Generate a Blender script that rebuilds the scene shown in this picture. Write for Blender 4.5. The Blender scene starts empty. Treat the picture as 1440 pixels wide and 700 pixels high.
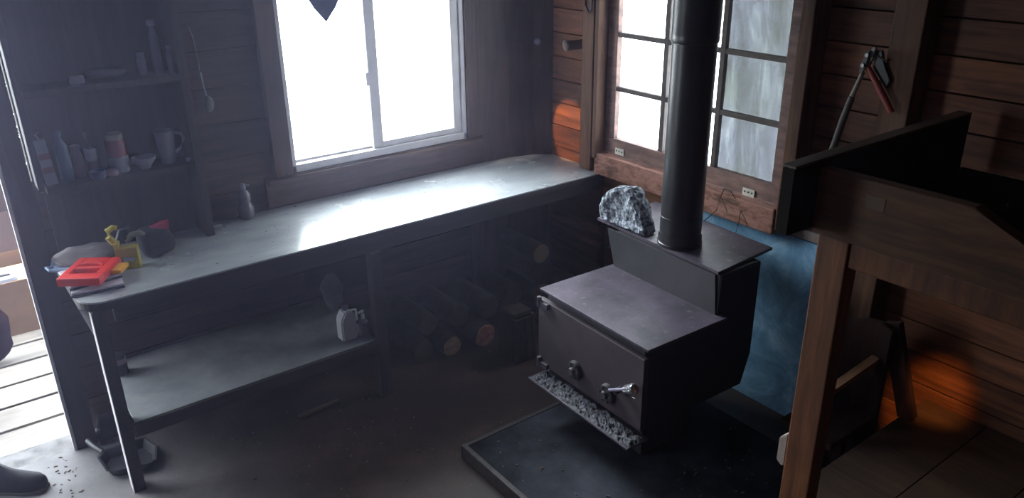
import bpy, bmesh, math, random
from mathutils import Vector, Matrix, noise
random.seed(7)
C = bpy.context.scene.collection
PI = math.pi

# ------------------------------------------------------------------ materials
def new_mat(name):
    m = bpy.data.materials.new(name); m.use_nodes = True
    nt = m.node_tree
    b = nt.nodes['Principled BSDF']
    return m, nt, b

def N(nt, typ, **kw):
    n = nt.nodes.new(typ)
    for k, v in kw.items():
        if k in n.inputs.keys(): n.inputs[k].default_value = v
        else: setattr(n, k, v)
    return n

def ramp(nt, fac, stops):
    r = nt.nodes.new('ShaderNodeValToRGB')
    el = r.color_ramp.elements
    while len(el) < len(stops): el.new(.5)
    for e, (p, c) in zip(el, stops):
        e.position = p; e.color = (*c, 1)
    nt.links.new(fac, r.inputs[0])
    return r.outputs[0]

def coords(nt, scale=(1, 1, 1), rot=(0, 0, 0), off=None):
    t = nt.nodes.new('ShaderNodeTexCoord')
    mp = nt.nodes.new('ShaderNodeMapping')
    mp.inputs['Scale'].default_value = scale
    mp.inputs['Rotation'].default_value = rot
    nt.links.new(t.outputs['Object'], mp.inputs[0])
    return mp.outputs[0]

def mix(nt, fac, a, b, mode='MIX'):
    n = nt.nodes.new('ShaderNodeMix'); n.data_type = 'RGBA'; n.blend_type = mode
    for i, v in ((0, fac), (6, a), (7, b)):
        if hasattr(v, 'is_output') or isinstance(v, bpy.types.NodeSocket): nt.links.new(v, n.inputs[i])
        elif i == 0: n.inputs[0].default_value = v
        else: n.inputs[i].default_value = (*v, 1)
    return n.outputs[2]

def bump(nt, b, height, strength=.3, dist=.005):
    bp = N(nt, 'ShaderNodeBump'); bp.inputs['Strength'].default_value = strength
    bp.inputs['Distance'].default_value = dist
    nt.links.new(height, bp.inputs['Height']); nt.links.new(bp.outputs[0], b.inputs['Normal'])

def wood(name, dark, light, axis='X', rough=.7, scale=1.0, var=.5, knots=True):
    """long-grained wood; every separate board gets its own tone"""
    m, nt, b = new_mat(name)
    s = {'X': (1.2, 14, 14), 'Y': (14, 1.2, 14), 'Z': (14, 14, 1.2)}[axis]
    s = tuple(q*scale for q in s)
    geo = N(nt, 'ShaderNodeNewGeometry')
    co = coords(nt, s)
    add = nt.nodes.new('ShaderNodeVectorMath'); add.operation = 'MULTIPLY_ADD'
    comb = nt.nodes.new('ShaderNodeCombineXYZ')
    mul = nt.nodes.new('ShaderNodeMath'); mul.operation = 'MULTIPLY'; mul.inputs[1].default_value = 37
    nt.links.new(geo.outputs['Random Per Island'], mul.inputs[0])
    for i in range(3): nt.links.new(mul.outputs[0], comb.inputs[i])
    add.inputs[1].default_value = (1, 1, 1)
    nt.links.new(co, add.inputs[0]); nt.links.new(comb.outputs[0], add.inputs[2])
    n1 = N(nt, 'ShaderNodeTexNoise', Scale=2.2, Detail=8.0, Roughness=.65, Distortion=.6)
    nt.links.new(add.outputs[0], n1.inputs['Vector'])
    col = ramp(nt, n1.outputs[0], [(.3, dark), (.7, light)])
    n2 = N(nt, 'ShaderNodeTexNoise', Scale=2.3, Detail=4.0)
    nt.links.new(coords(nt), n2.inputs['Vector'])
    col = mix(nt, .7, col, ramp(nt, n2.outputs[0], [(.3, (.35,)*3), (.65, (1.1,)*3)]), 'MULTIPLY')
    tone = ramp(nt, geo.outputs['Random Per Island'], [(0, (1-var, 1-var, 1-var*.9)), (1, (1+var*.4, 1+var*.35, 1+var*.3))])
    col = mix(nt, 1, col, tone, 'MULTIPLY')
    nt.links.new(col, b.inputs['Base Color'])
    b.inputs['Roughness'].default_value = rough
    b.inputs['Specular IOR Level'].default_value = .35
    bump(nt, b, n1.outputs[0], .35, .004)
    return m

def speck(name, a, c, scale=20, rough=.6, metal=0, bumps=.3, detail=6, lo=.35, hi=.65, spec=.5, bd=.003, stretch=(1,1,1)):
    m, nt, b = new_mat(name)
    n = N(nt, 'ShaderNodeTexNoise', Scale=scale, Detail=float(detail), Roughness=.65)
    nt.links.new(coords(nt, stretch), n.inputs['Vector'])
    nt.links.new(ramp(nt, n.outputs[0], [(lo, a), (hi, c)]), b.inputs['Base Color'])
    b.inputs['Roughness'].default_value = rough; b.inputs['Metallic'].default_value = metal
    b.inputs['Specular IOR Level'].default_value = spec
    if bumps: bump(nt, b, n.outputs[0], bumps, bd)
    return m

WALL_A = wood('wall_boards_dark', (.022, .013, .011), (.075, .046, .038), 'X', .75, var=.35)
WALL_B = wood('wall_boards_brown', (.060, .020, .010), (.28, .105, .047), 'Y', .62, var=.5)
CEIL = wood('ceiling_boards', (.03, .018, .012), (.09, .055, .035), 'X')
TRIM_Z = wood('trim_upright', (.045, .019, .010), (.17, .078, .040), 'Z', .65, var=.3)
TRIM_Y = wood('trim_level', (.05, .022, .014), (.15, .07, .042), 'Y', .65, var=.3)
TRIM_A = wood('trim_window_dark', (.04, .022, .018), (.10, .058, .045), 'X', .6, var=.3)
TRIM_AZ = wood('trim_window_dark_upright', (.04, .022, .018), (.10, .058, .045), 'Z', .6, var=.3)
BUNK_Y = wood('bunk_board', (.045, .020, .010), (.16, .070, .033), 'Y', .6, var=.25)
BUNK_Z = wood('bunk_post', (.065, .024, .011), (.22, .085, .038), 'Z', .55, var=.2)
BUNK_X = wood('bunk_end_shaded', (.003, .002, .0015), (.008, .005, .004), 'X', .95, var=.2)  # near-black: shade inside the bunk rim put into the colour
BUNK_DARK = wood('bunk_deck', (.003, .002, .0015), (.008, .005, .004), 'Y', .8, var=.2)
BENCH_DARK = wood('bench_frame', (.016, .012, .012), (.05, .038, .036), 'Z', .6, var=.2)
BENCH_X = wood('bench_edge', (.014, .011, .012), (.045, .036, .036), 'X', .55, var=.2)
POSTW = wood('door_post', (.02, .013, .013), (.055, .036, .034), 'Z', .6, var=.2)
CAB = wood('cabinet_wood', (.020, .016, .018), (.050, .040, .042), 'Z', .6, var=.2)
DECK = wood('deck_plank_wood', (.16, .145, .13), (.30, .275, .255), 'X', .8, var=.2)
STICK = wood('split_wood', (.07, .045, .03), (.20, .14, .10), 'X', .8, var=.2)
BARK = speck('bark', (.010, .007, .007), (.035, .023, .020), 40, .9, bumps=.8, bd=.008)
LOGEND = speck('log_end', (.18, .07, .045), (.42, .19, .12), 30, .8)
LOGEND2 = speck('log_end_yellow', (.13, .075, .045), (.26, .16, .10), 30, .8)
CRATEW = wood('crate_wood', (.02, .013, .010), (.06, .038, .028), 'Z', .8, var=.4)
VINYL = speck('vinyl_frame', (.52, .50, .52), (.62, .60, .63), 12, .45, bumps=0)
RED_SILL = None
def red_sill():
    m, nt, b = new_mat('flaking_red_paint')
    n = N(nt, 'ShaderNodeTexNoise', Scale=9., Detail=9., Roughness=.75, Distortion=.4)
    nt.links.new(coords(nt, (2.2, .8, 2.2)), n.inputs['Vector'])
    c1 = ramp(nt, n.outputs[0], [(.36, (.07, .035, .022)), (.47, (.24, .10, .065)), (.55, (.36, .17, .13)), (.68, (.16, .08, .05))])
    nt.links.new(c1, b.inputs['Base Color']); b.inputs['Roughness'].default_value = .7
    bump(nt, b, n.outputs[0], .7, .008)
    return m
RED_SILL = red_sill()
SASH = speck('sash_wood', (.12, .065, .055), (.26, .15, .125), 8, .6, stretch=(4, 1, 4))
MUNTIN = speck('muntin_wood', (.04, .028, .024), (.09, .062, .052), 10, .6)
def counter_mat():
    m, nt, b = new_mat('grey_laminate')
    n = N(nt, 'ShaderNodeTexNoise', Scale=3.5, Detail=7., Roughness=.6)
    nt.links.new(coords(nt, (1, 2.5, 1)), n.inputs['Vector'])
    c = ramp(nt, n.outputs[0], [(.3, (.27, .29, .31)), (.7, (.44, .465, .49))])
    n3 = N(nt, 'ShaderNodeTexNoise', Scale=60., Detail=3.); nt.links.new(coords(nt), n3.inputs['Vector'])
    c = mix(nt, 1, c, ramp(nt, n3.outputs[0], [(.27, (.3, .28, .26)), (.33, (1, 1, 1))]), 'MULTIPLY')
    nt.links.new(c, b.inputs['Base Color'])
    n2 = N(nt, 'ShaderNodeTexNoise', Scale=7., Detail=5.); nt.links.new(coords(nt), n2.inputs['Vector'])
    r = ramp(nt, n2.outputs[0], [(.35, (.18,)*3), (.7, (.29,)*3)])
    nt.links.new(r, b.inputs['Roughness'])
    b.inputs['IOR'].default_value = 2.1
    return m
COUNTER = counter_mat()
SHELFTOP = speck('shelf_laminate', (.19, .20, .205), (.31, .32, .33), 5, .45, bumps=.05)
def floor_mat():
    m, nt, b = new_mat('worn_floor')
    n = N(nt, 'ShaderNodeTexNoise', Scale=2.1, Detail=9., Roughness=.66)
    nt.links.new(coords(nt), n.inputs['Vector'])
    c = ramp(nt, n.outputs[0], [(.28, (.010, .0055, .005)), (.5, (.032, .0165, .0135)), (.72, (.075, .042, .033))])
    n2 = N(nt, 'ShaderNodeTexNoise', Scale=55., Detail=4.); nt.links.new(coords(nt), n2.inputs['Vector'])
    c = mix(nt, ramp(nt, n2.outputs[0], [(.69, (0,)*3), (.74, (1,)*3)]), c, (.20, .17, .15))
    # foot-worn floor; doorway light painted in as greyer, paler colour
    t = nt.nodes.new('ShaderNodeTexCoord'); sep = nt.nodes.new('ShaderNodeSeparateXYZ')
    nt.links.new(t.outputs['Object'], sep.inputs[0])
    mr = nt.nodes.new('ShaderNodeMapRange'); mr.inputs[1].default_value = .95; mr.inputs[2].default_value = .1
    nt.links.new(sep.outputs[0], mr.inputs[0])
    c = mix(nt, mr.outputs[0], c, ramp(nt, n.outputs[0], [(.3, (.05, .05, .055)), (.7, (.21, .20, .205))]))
    nt.links.new(c, b.inputs['Base Color'])
    b.inputs['Roughness'].default_value = .62
    bump(nt, b, n2.outputs[0], .3, .003)
    return m
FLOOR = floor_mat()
def iron(name, a, c, rough=.45, dust=(.25, .24, .27), dustlo=.66, dusthi=.8, scale=7.):
    m, nt, b = new_mat(name)
    n = N(nt, 'ShaderNodeTexNoise', Scale=scale, Detail=8., Roughness=.65); nt.links.new(coords(nt), n.inputs['Vector'])
    col = ramp(nt, n.outputs[0], [(.3, a), (.7, c)])
    n2 = N(nt, 'ShaderNodeTexNoise', Scale=34., Detail=6.); nt.links.new(coords(nt), n2.inputs['Vector'])
    col = mix(nt, ramp(nt, n2.outputs[0], [(dustlo, (0,)*3), (dusthi, (1,)*3)]), col, dust)
    nt.links.new(col, b.inputs['Base Color']); b.inputs['Roughness'].default_value = rough
    b.inputs['Metallic'].default_value = .0
    b.inputs['Specular IOR Level'].default_value = .6
    bump(nt, b, n2.outputs[0], .25, .002)
    return m
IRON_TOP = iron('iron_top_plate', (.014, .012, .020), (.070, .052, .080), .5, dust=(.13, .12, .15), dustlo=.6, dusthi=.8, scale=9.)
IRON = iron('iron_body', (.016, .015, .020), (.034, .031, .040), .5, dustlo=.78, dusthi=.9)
IRON_DARK = iron('iron_side_shaded', (.003, .003, .005), (.008, .008, .011), .6, dustlo=.8, dusthi=.95)  # darker iron copy, shade of the stove sides put into the colour
DOORPL = iron('iron_door', (.030, .020, .026), (.055, .040, .048), .5, dustlo=.8, dusthi=.95)
PIPE = iron('pipe_black', (.010, .010, .013), (.022, .021, .026), .33, dustlo=.85, dusthi=.99)
ASH = speck('ash', (.02, .02, .025), (.19, .19, .22), 70, .95, bumps=1, bd=.006, lo=.38, hi=.7)
CHROME = speck('bright_steel', (.5, .5, .55), (.75, .75, .8), 30, .25, .9, bumps=.1)
ROD = speck('rod_steel', (.22, .20, .28), (.35, .32, .42), 30, .4, .6, bumps=0)
HEARTH = speck('hearth_slate', (.003, .0035, .005), (.055, .060, .076), 3.2, .95, bumps=.4, detail=10, lo=.35, hi=.75, spec=.15)
GRANITE = speck('granite', (.08, .09, .11), (.34, .37, .42), 75, 1.0, bumps=.5, detail=3, lo=.42, hi=.58, spec=.1, bd=.003)
def blue_mat():
    m, nt, b = new_mat('blue_painted_board')
    n = N(nt, 'ShaderNodeTexNoise', Scale=5., Detail=10., Roughness=.72, Distortion=.8)
    nt.links.new(coords(nt), n.inputs['Vector'])
    c = ramp(nt, n.outputs[0], [(.32, (.09, .21, .34)), (.5, (.17, .35, .53)), (.62, (.32, .53, .70)), (.72, (.50, .66, .76))])
    nt.links.new(c, b.inputs['Base Color']); b.inputs['Roughness'].default_value = .7
    bump(nt, b, n.outputs[0], .3, .003)
    return m
BLUE = blue_mat()
def plain(name, col, rough=.5, metal=0, var=.15, scale=15, bumps=0):
    lo = tuple(q*(1-var) for q in col); hi = tuple(min(1, q*(1+var)) for q in col)
    return speck(name, lo, hi, scale, rough, metal, bumps)
WHITE_P = plain('white_plastic', (.62, .62, .64), .4)
CREAM = plain('pale_metal', (.62, .60, .52), .5)
DIM_WHITE = plain('greyed_white', (.17, .18, .22), .5)  # white darkened to a bluish grey
PAPER = plain('paper', (.66, .62, .68), .7)
PAPER_GREY = plain('grey_wrapped_paper', (.17, .15, .16), .6, bumps=.5, var=.3)
BOOKEDGE = plain('dark_cover', (.05, .055, .075), .5)
REDP = plain('red_plastic', (.72, .035, .025), .35, var=.05)
YEL = plain('yellow_plastic', (.40, .34, .035), .5)
ORANGE = plain('amber_plastic', (.70, .33, .04), .5)
BLACKP = plain('black_plastic', (.012, .013, .018), .45)
BAGM = plain('black_cloth', (.010, .012, .018), .9, bumps=.6, scale=30)
PINK = plain('pink_cloth', (.30, .015, .055), .7)
BLUEP = plain('blue_plastic', (.025, .05, .12), .4)
CLEARB = plain('bluish_wrap', (.25, .35, .50), .25)
LABEL_RED = plain('red_label', (.14, .02, .035), .5)
LABEL_PINK = plain('pale_pink', (.20, .14, .18), .5)
PURPLE = plain('purple_plastic', (.07, .03, .06), .5)
BEIGE = plain('beige_lid', (.16, .145, .12), .5)
TAN = speck('cardboard', (.145, .085, .048), (.19, .115, .068), 6, .9, bumps=0)
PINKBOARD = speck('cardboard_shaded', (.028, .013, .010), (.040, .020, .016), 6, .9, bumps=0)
MAROON = speck('maroon_leather', (.009, .003, .004), (.014, .004, .006), 10, .9, bumps=0, spec=.03)
BOOTM = speck('boot_leather', (.008, .008, .012), (.018, .018, .026), 12, .6, bumps=0, spec=.2)
SOLE = plain('boot_sole', (.10, .09, .08), .8)
RUST = plain('rusty_steel', (.08, .075, .08), .5, .5, var=.5)
REDH = plain('red_handle', (.22, .035, .03), .5)
GREYH = plain('grey_handle', (.05, .042, .04), .6)
LEAF = plain('foliage', (.022, .026, .013), .8, var=.5)
TWIG = plain('twig', (.015, .01, .008), .9)
HEARTM = plain('heart_cloth', (.05, .06, .13), .9)
PALEWOOD = wood('pale_wood', (.22, .17, .15), (.40, .33, .30), 'Z', .7, var=.1)
DARKRED = wood('dark_red_wood', (.012, .003, .002), (.045, .012, .007), 'Z', .95, var=.2)
ARMW = wood('worn_orange_wood', (.16, .075, .035), (.34, .18, .09), 'X', .5, var=.1)
GLASSB = plain('milky_bottle', (.12, .11, .13), .25)

def glass_mat(name, tint):
    m, nt, b = new_mat(name)
    out = nt.nodes['Material Output']
    tr = N(nt, 'ShaderNodeBsdfTransparent'); tr.inputs[0].default_value = (*tint, 1)
    gl = N(nt, 'ShaderNodeBsdfGlossy'); gl.inputs['Roughness'].default_value = .05
    mx = nt.nodes.new('ShaderNodeMixShader'); mx.inputs[0].default_value = .04
    nt.links.new(tr.outputs[0], mx.inputs[1]); nt.links.new(gl.outputs[0], mx.inputs[2])
    nt.links.new(mx.outputs[0], out.inputs[0]); nt.nodes.remove(b)
    return m
GLASS = glass_mat('clear_glass', (.97, .98, .97))
def plastic_sheet():
    """clouded, creased plastic film stretched behind the right panes"""
    m, nt, b = new_mat('clouded_film')
    out = nt.nodes['Material Output']
    n = N(nt, 'ShaderNodeTexNoise', Scale=3.2, Detail=8., Roughness=.62, Distortion=.9)
    nt.links.new(coords(nt, (1, 4.2, 1.1), (.22, 0, 0)), n.inputs['Vector'])
    c = ramp(nt, n.outputs[0], [(.3, (.17, .175, .17)), (.5, (.205, .21, .215)), (.66, (.25, .26, .26)), (.8, (.33, .34, .34))])
    g = N(nt, 'ShaderNodeTexNoise', Scale=2.4, Detail=3.); nt.links.new(coords(nt), g.inputs['Vector'])
    c = mix(nt, .55, c, ramp(nt, g.outputs[0], [(.38, (.70, .74, .58)), (.62, (1, 1, 1.05))]), 'MULTIPLY')
    tr = nt.nodes.new('ShaderNodeBsdfTransparent'); nt.links.new(c, tr.inputs[0])
    df = nt.nodes.new('ShaderNodeBsdfDiffuse'); df.inputs[0].default_value = (.35, .35, .36, 1)
    mx = nt.nodes.new('ShaderNodeMixShader'); mx.inputs[0].default_value = .12
    nt.links.new(tr.outputs[0], mx.inputs[1]); nt.links.new(df.outputs[0], mx.inputs[2])
    nt.links.new(mx.outputs[0], out.inputs[0]); nt.nodes.remove(b)
    return m
FILM = plastic_sheet()

# ------------------------------------------------------------------ mesh tools
def B(): return bmesh.new()
def box(bm, x0, x1, y0, y1, z0, z1, bev=0, M=None):
    vs = [bm.verts.new((x, y, z)) for x in (x0, x1) for y in (y0, y1) for z in (z0, z1)]
    fs = [bm.faces.new([vs[i] for i in f]) for f in ((0,1,3,2),(4,6,7,5),(0,4,5,1),(2,3,7,6),(0,2,6,4),(1,5,7,3))]
    if bev:
        es = list({e for f in fs for e in f.edges})
        r = bmesh.ops.bevel(bm, geom=es, offset=bev, segments=2, affect='EDGES', profile=.6)
        vs = list({v for f in r['faces'] for v in f.verts} | {v for v in vs if v.is_valid})
    if M is not None: bmesh.ops.transform(bm, matrix=M, verts=vs)
    return bm
def prism(bm, pts, axis, a, b_, bev=0):
    """extrude a 2D outline along an axis from a to b_"""
    def mk(p, t):
        if axis == 'x': return (t, p[0], p[1])
        if axis == 'y': return (p[0], t, p[1])
        return (p[0], p[1], t)
    lo = [bm.verts.new(mk(p, a)) for p in pts]; hi = [bm.verts.new(mk(p, b_)) for p in pts]
    n = len(pts)
    f = [bm.faces.new(lo[::-1]), bm.faces.new(hi)]
    for i in range(n): f.append(bm.faces.new((lo[i], lo[(i+1) % n], hi[(i+1) % n], hi[i])))
    if bev:
        es = list({e for q in f for e in q.edges})
        bmesh.ops.bevel(bm, geom=es, offset=bev, segments=2, affect='EDGES')
    bmesh.ops.recalc_face_normals(bm, faces=bm.faces[:])
    return bm
def tube(bm, pts, r, seg=12, caps=True):
    pts = [Vector(p) for p in pts]
    rs = r if isinstance(r, (list, tuple)) else [r]*len(pts)
    rings = []
    up = Vector((0, 0, 1))
    prev = None
    for i, p in enumerate(pts):
        d = (pts[min(i+1, len(pts)-1)] - pts[max(i-1, 0)])
        if d.length < 1e-9: d = prev or Vector((0, 0, 1))
        d.normalize(); prev = d
        ref = up if abs(d.dot(up)) < .95 else Vector((1, 0, 0))
        a = d.cross(ref).normalized(); b_ = d.cross(a)
        rings.append([bm.verts.new(p + (a*math.cos(t) + b_*math.sin(t))*rs[i]) for t in [2*PI*k/seg for k in range(seg)]])
    for r0, r1 in zip(rings, rings[1:]):
        for k in range(seg): bm.faces.new((r0[k], r0[(k+1) % seg], r1[(k+1) % seg], r1[k]))
    if caps:
        bm.faces.new(rings[0][::-1]); bm.faces.new(rings[-1])
    bmesh.ops.recalc_face_normals(bm, faces=bm.faces[:])
    return bm
def lathe(bm, prof, cx, cy, z0, seg=28, sx=1, sy=1):
    rings = []
    for r, z in prof:
        rings.append([bm.verts.new((cx+math.cos(t)*r*sx, cy+math.sin(t)*r*sy, z0+z)) for t in [2*PI*k/seg for k in range(seg)]])
    for r0, r1 in zip(rings, rings[1:]):
        for k in range(seg): bm.faces.new((r0[k], r0[(k+1) % seg], r1[(k+1) % seg], r1[k]))
    bm.faces.new(rings[0][::-1]); bm.faces.new(rings[-1])
    bmesh.ops.recalc_face_normals(bm, faces=bm.faces[:])
    return bm
def obj(name, bm, m, parent=None, smooth=False):
    me = bpy.data.meshes.new(name); bm.normal_update(); bm.to_mesh(me); bm.free()
    if smooth:
        for p in me.polygons: p.use_smooth = True
        me.set_sharp_from_angle(angle=math.radians(38))
    me.materials.append(m)
    o = bpy.data.objects.new(name, me); C.objects.link(o)
    if parent is not None:
        o.parent = parent
        o.matrix_parent_inverse = parent_world(parent).inverted()
    return o
def parent_world(p):
    M = Matrix.LocRotScale(p.location, p.rotation_euler, p.scale)
    return (parent_world(p.parent) @ p.matrix_parent_inverse @ M) if p.parent else M
def tag(o, label, cat, group=None, kind=None):
    o['label'] = label; o['category'] = cat
    if group: o['group'] = group
    if kind: o['kind'] = kind
    return o
def thing(name, label, cat, loc=(0, 0, 0), rz=0, group=None):
    o = bpy.data.objects.new(name, None); C.objects.link(o)
    o.location = loc; o.rotation_euler = (0, 0, rz); o.empty_display_size = .1
    return tag(o, label, cat, group)
def struct(name, bm, m, parent=None, label=None, cat=None, smooth=False):
    o = obj(name, bm, m, parent, smooth)
    if parent is None:
        o['kind'] = 'structure'
        if label: o['label'] = label; o['category'] = cat
    return o
def jit(bm, amt, sc, verts=None):
    for v in (verts or bm.verts):
        v.co += Vector((noise.noise(v.co*sc), noise.noise(v.co*sc+Vector((7, 3, 1))), noise.noise(v.co*sc+Vector((1, 9, 4)))))*amt

# ------------------------------------------------------------------ setting
XB = 2.644     # face of the trim on the right-hand window wall
YA = 3.31      # inner face of the wall with the sliding window
# floor
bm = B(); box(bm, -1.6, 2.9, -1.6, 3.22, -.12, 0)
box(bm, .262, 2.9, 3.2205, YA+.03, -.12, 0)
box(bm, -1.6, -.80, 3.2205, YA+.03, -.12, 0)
struct('floor', bm, FLOOR, label='worn dark brown wooden floor, painted greyer and paler as lit by the doorway', cat='floor')
bm = B()
for i in range(20): box(bm, -1.6, 2.9, -1.6+i*.25, -1.6+i*.25+.246, 2.62, 2.66)
box(bm, -1.75, 3.1, -1.75, 3.5, 2.665, 2.72)
struct('ceiling', bm, CEIL, label='dark board ceiling of the cabin', cat='ceiling')

def planks_A(bm, x0, x1, z0, z1, y0=YA, th=.03, h=.15):
    k = math.floor(z0/h)
    while k*h < z1:
        a = max(z0, k*h); b_ = min(z1, (k+1)*h)
        if b_-a > .004: box(bm, x0, x1, y0, y0+th, a+.002, b_-.002)
        k += 1
# wall A (sliding window wall): opening x 1.25..2.19, z .93..1.95
bm = B()
planks_A(bm, .262, 1.245, 0, 2.62)
planks_A(bm, 2.19, 2.95, 0, 2.62)
planks_A(bm, 1.245, 2.19, 0, .93)
planks_A(bm, 1.245, 2.19, 2.0, 2.62)
planks_A(bm, -.80, .262, 2.05, 2.62)
planks_A(bm, -1.6, -.80, 0, 2.62)
planks_A(bm, .235, .262, 0, 1.10)
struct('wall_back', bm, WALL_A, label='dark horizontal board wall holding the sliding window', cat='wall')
# backing so no light leaks
bm = B()
for a in ((.262, 1.245, 0, 2.62), (2.19, 2.95, 0, 2.62), (1.245, 2.19, 0, .93), (1.245, 2.19, 2.0, 2.62), (-.8, .262, 2.05, 2.62), (-1.6, -.8, 0, 2.62)):
    box(bm, a[0], a[1], YA+.031, YA+.05, a[2], a[3])
struct('wall_back_sheathing', bm, BUNK_DARK)

# slanted corner board between wall A and wall B
bm = B(); prism(bm, [(2.20, 3.309), (2.42, 3.275), (2.56, 3.235), (2.70, 3.150), (2.70, 3.309)], 'z', .0, 2.62)
struct('trim_corner', bm, TRIM_AZ, label='dark upright boards boxing in the corner beside the counter end', cat='trim')

# wall B: opening y 1.74..2.82, z .87..2.02
def planks_B(bm, y0, y1, z0, z1, x0=2.70, th=.03, h=.118, off=.02):
    k = math.floor((z0-off)/h)
    while k*h+off < z1:
        a = max(z0, k*h+off); b_ = min(z1, (k+1)*h+off)
        if b_-a > .004: box(bm, x0, x0+th, y0, y1, a+.003, b_-.003, .0015)
        k += 1
bm = B()
planks_B(bm, 2.80, 3.34, 0, 2.62, x0=2.65)
planks_B(bm, -1.6, 1.76, 0, 2.62)
planks_B(bm, 1.76, 2.80, 0, .85)
planks_B(bm, 1.76, 2.80, 2.03, 2.62)
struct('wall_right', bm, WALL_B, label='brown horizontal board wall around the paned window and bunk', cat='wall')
bm = B()
for a in ((2.80, 3.34, 0, 2.62), (-1.6, 1.76, 0, 2.62), (1.76, 2.80, 0, .85), (1.76, 2.80, 2.03, 2.62)):
    box(bm, 2.732, 2.75, a[0], a[1], a[2], a[3])
struct('wall_right_sheathing', bm, BUNK_DARK)
bm = B(); box(bm, -1.65, -1.6, -1.6, 3.36, 0, 2.62); struct('wall_left', bm, WALL_A, label='dark board wall left of the doorway', cat='wall')
bm = B(); box(bm, -1.65, 2.9, -1.65, -1.6, 0, 2.62); struct('wall_front', bm, WALL_A, label='dark board wall behind the viewer', cat='wall')
# stud between window and bunk
bm = B(); box(bm, 2.60, 2.70, 1.288, 1.392, 0, 2.62, .004)
struct('trim_2', bm, TRIM_Z, label='bare wooden stud standing right of the bolt cutter', cat='trim')

# ---- window_1: white sliding window in wall A
w1 = bpy.data.objects.new('window_1', None); C.objects.link(w1); w1.location = (1.72, YA, .93); w1['kind'] = 'structure'
w1['label'] = 'two-pane sliding window with pale vinyl frame over the counter'; w1['category'] = 'window'
bm = B()
F0, F1, Z0, Z1 = 1.250, 2.185, .935, 1.99
for a in ((F0, F1, Z0, Z0+.035), (F0, F1, Z1-.04, Z1), (F0, F0+.022, Z0, Z1), (F1-.022, F1, Z0, Z1)):
    box(bm, a[0], a[1], YA-.012, YA+.05, a[2], a[3], .004)
obj('window_frame', bm, VINYL, w1)
def sash(x0, x1, y, st, name):
    bm = B()
    box(bm, x0, x0+st[0], y, y+.022, Z0+.036, Z1-.04, .003); box(bm, x1-st[1], x1, y, y+.022, Z0+.036, Z1-.04, .003)
    box(bm, x0+st[0], x1-st[1], y+.001, y+.021, Z0+.036, Z0+.036+st[2], .003); box(bm, x0+st[0], x1-st[1], y+.001, y+.021, Z1-.08, Z1-.04, .003)
    s = obj(name, bm, VINYL, w1)
    bm = B(); box(bm, x0+st[0], x1-st[1], y+.009, y+.012, Z0+.036+st[2], Z1-.08)
    p = obj('glass_pane', bm, GLASS, w1)
    return s
sash(1.273, 1.71, YA+.026, (.012, .030, .010), 'sash')
s = sash(1.665, 2.162, YA, (.052, .045, .028), 'sash')
bm = B(); box(bm, 1.650, 1.664, YA-.006, YA+.02, 1.27, 1.33, .003); obj('latch', bm, VINYL, w1)
# wooden surround of window_1
bm = B(); box(bm, 1.12, 2.28, YA-.022, YA, .80, .932, .004); box(bm, 1.13, 2.27, YA-.040, YA-.0225, .905, .928, .004)
struct('trim_3', bm, TRIM_A, label='reddish brown boards under the sliding window', cat='trim')
bm = B(); box(bm, 1.165, 1.249, YA-.030, YA, .934, 2.62, .004)
struct('trim_4', bm, TRIM_AZ, label='brown upright board left of the sliding window', cat='trim')
bm = B(); box(bm, 2.187, 2.255, YA-.024, YA, .934, 2.62, .004); box(bm, 2.2555, 2.30, YA-.012, YA, .934, 2.62, .003)
struct('trim_5', bm, TRIM_AZ, label='brown upright boards right of the sliding window', cat='trim')

# ---- window_2: many-paned wooden window in wall B
w2 = bpy.data.objects.new('window_2', None); C.objects.link(w2); w2.location = (XB+.05, 2.25, .87); w2['kind'] = 'structure'
w2['label'] = 'small-paned wooden sash window behind the stovepipe'; w2['category'] = 'window'
bm = B()
X0, X1 = XB+.004, XB+.034
ys0, ys1 = 1.738, 2.775
box(bm, X0, X1, ys0, ys1, .905, .978, .003)
box(bm, X0, X1, ys0, ys1, 1.98, 2.02, .003)
box(bm, X0, X1, ys0, 1.806, .9785, 1.9795, .003)
box(bm, X0, X1, 2.712, ys1, .9785, 1.9795, .003)
obj('sash', bm, SASH, w2)
bm = B()
MY = (2.085, 2.120, 2.397, 2.430)
for y0, y1 in ((2.097, 2.122), (2.402, 2.428)): box(bm, X0+.004, X1-.004, y0, y1, .978, 1.98, .002)
for z in (1.218, 1.468, 1.72):
    for y0, y1 in ((1.806, 2.0965), (2.1225, 2.4015), (2.4285, 2.712)): box(bm, X0+.005, X1-.005, y0, y1, z-.011, z+.011, .002)
obj('muntins', bm, MUNTIN, w2)
for y0, y1, m in ((1.806, 2.097, FILM), (2.122, 2.402, GLASS), (2.428, 2.712, GLASS)):
    zs = (.978, 1.218, 1.468, 1.72, 1.98)
    for z0, z1 in zip(zs, zs[1:]):
        bm = B(); box(bm, X0+.022, X0+.024, y0-.006, y1+.006, z0-.004, z1+.004)
        o = obj('glass_pane', bm, m, w2)
        if m is FILM: o['label'] = 'pane clouded by creased plastic film'
for yc, z in ((2.665, .922), (1.905, .918)):
    bm = B(); box(bm, X0-.006, X0-.0005, yc-.030, yc+.030, z-.016, z+.016, .002)
    h = obj('hinge', bm, CREAM, w2)
    bm = B()
    for k in (-.018, 0, .018): tube(bm, [(X0-.008, yc+k, z+.002), (X0-.0062, yc+k, z+.002)], .0038, 10)
    obj('screw', bm, BLACKP, h)
bm = B(); box(bm, 2.585, 2.70, 2.777, 2.80, .875, 2.62, .002); box(bm, 2.590, XB+.03, 2.815, 2.895, .80, 2.62, .005)
struct('trim_6', bm, TRIM_Z, label='brown upright window trim left of the paned window', cat='trim')
bm = B(); box(bm, 2.600, 2.70, 1.680, 1.737, .815, 2.62, .005)
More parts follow.
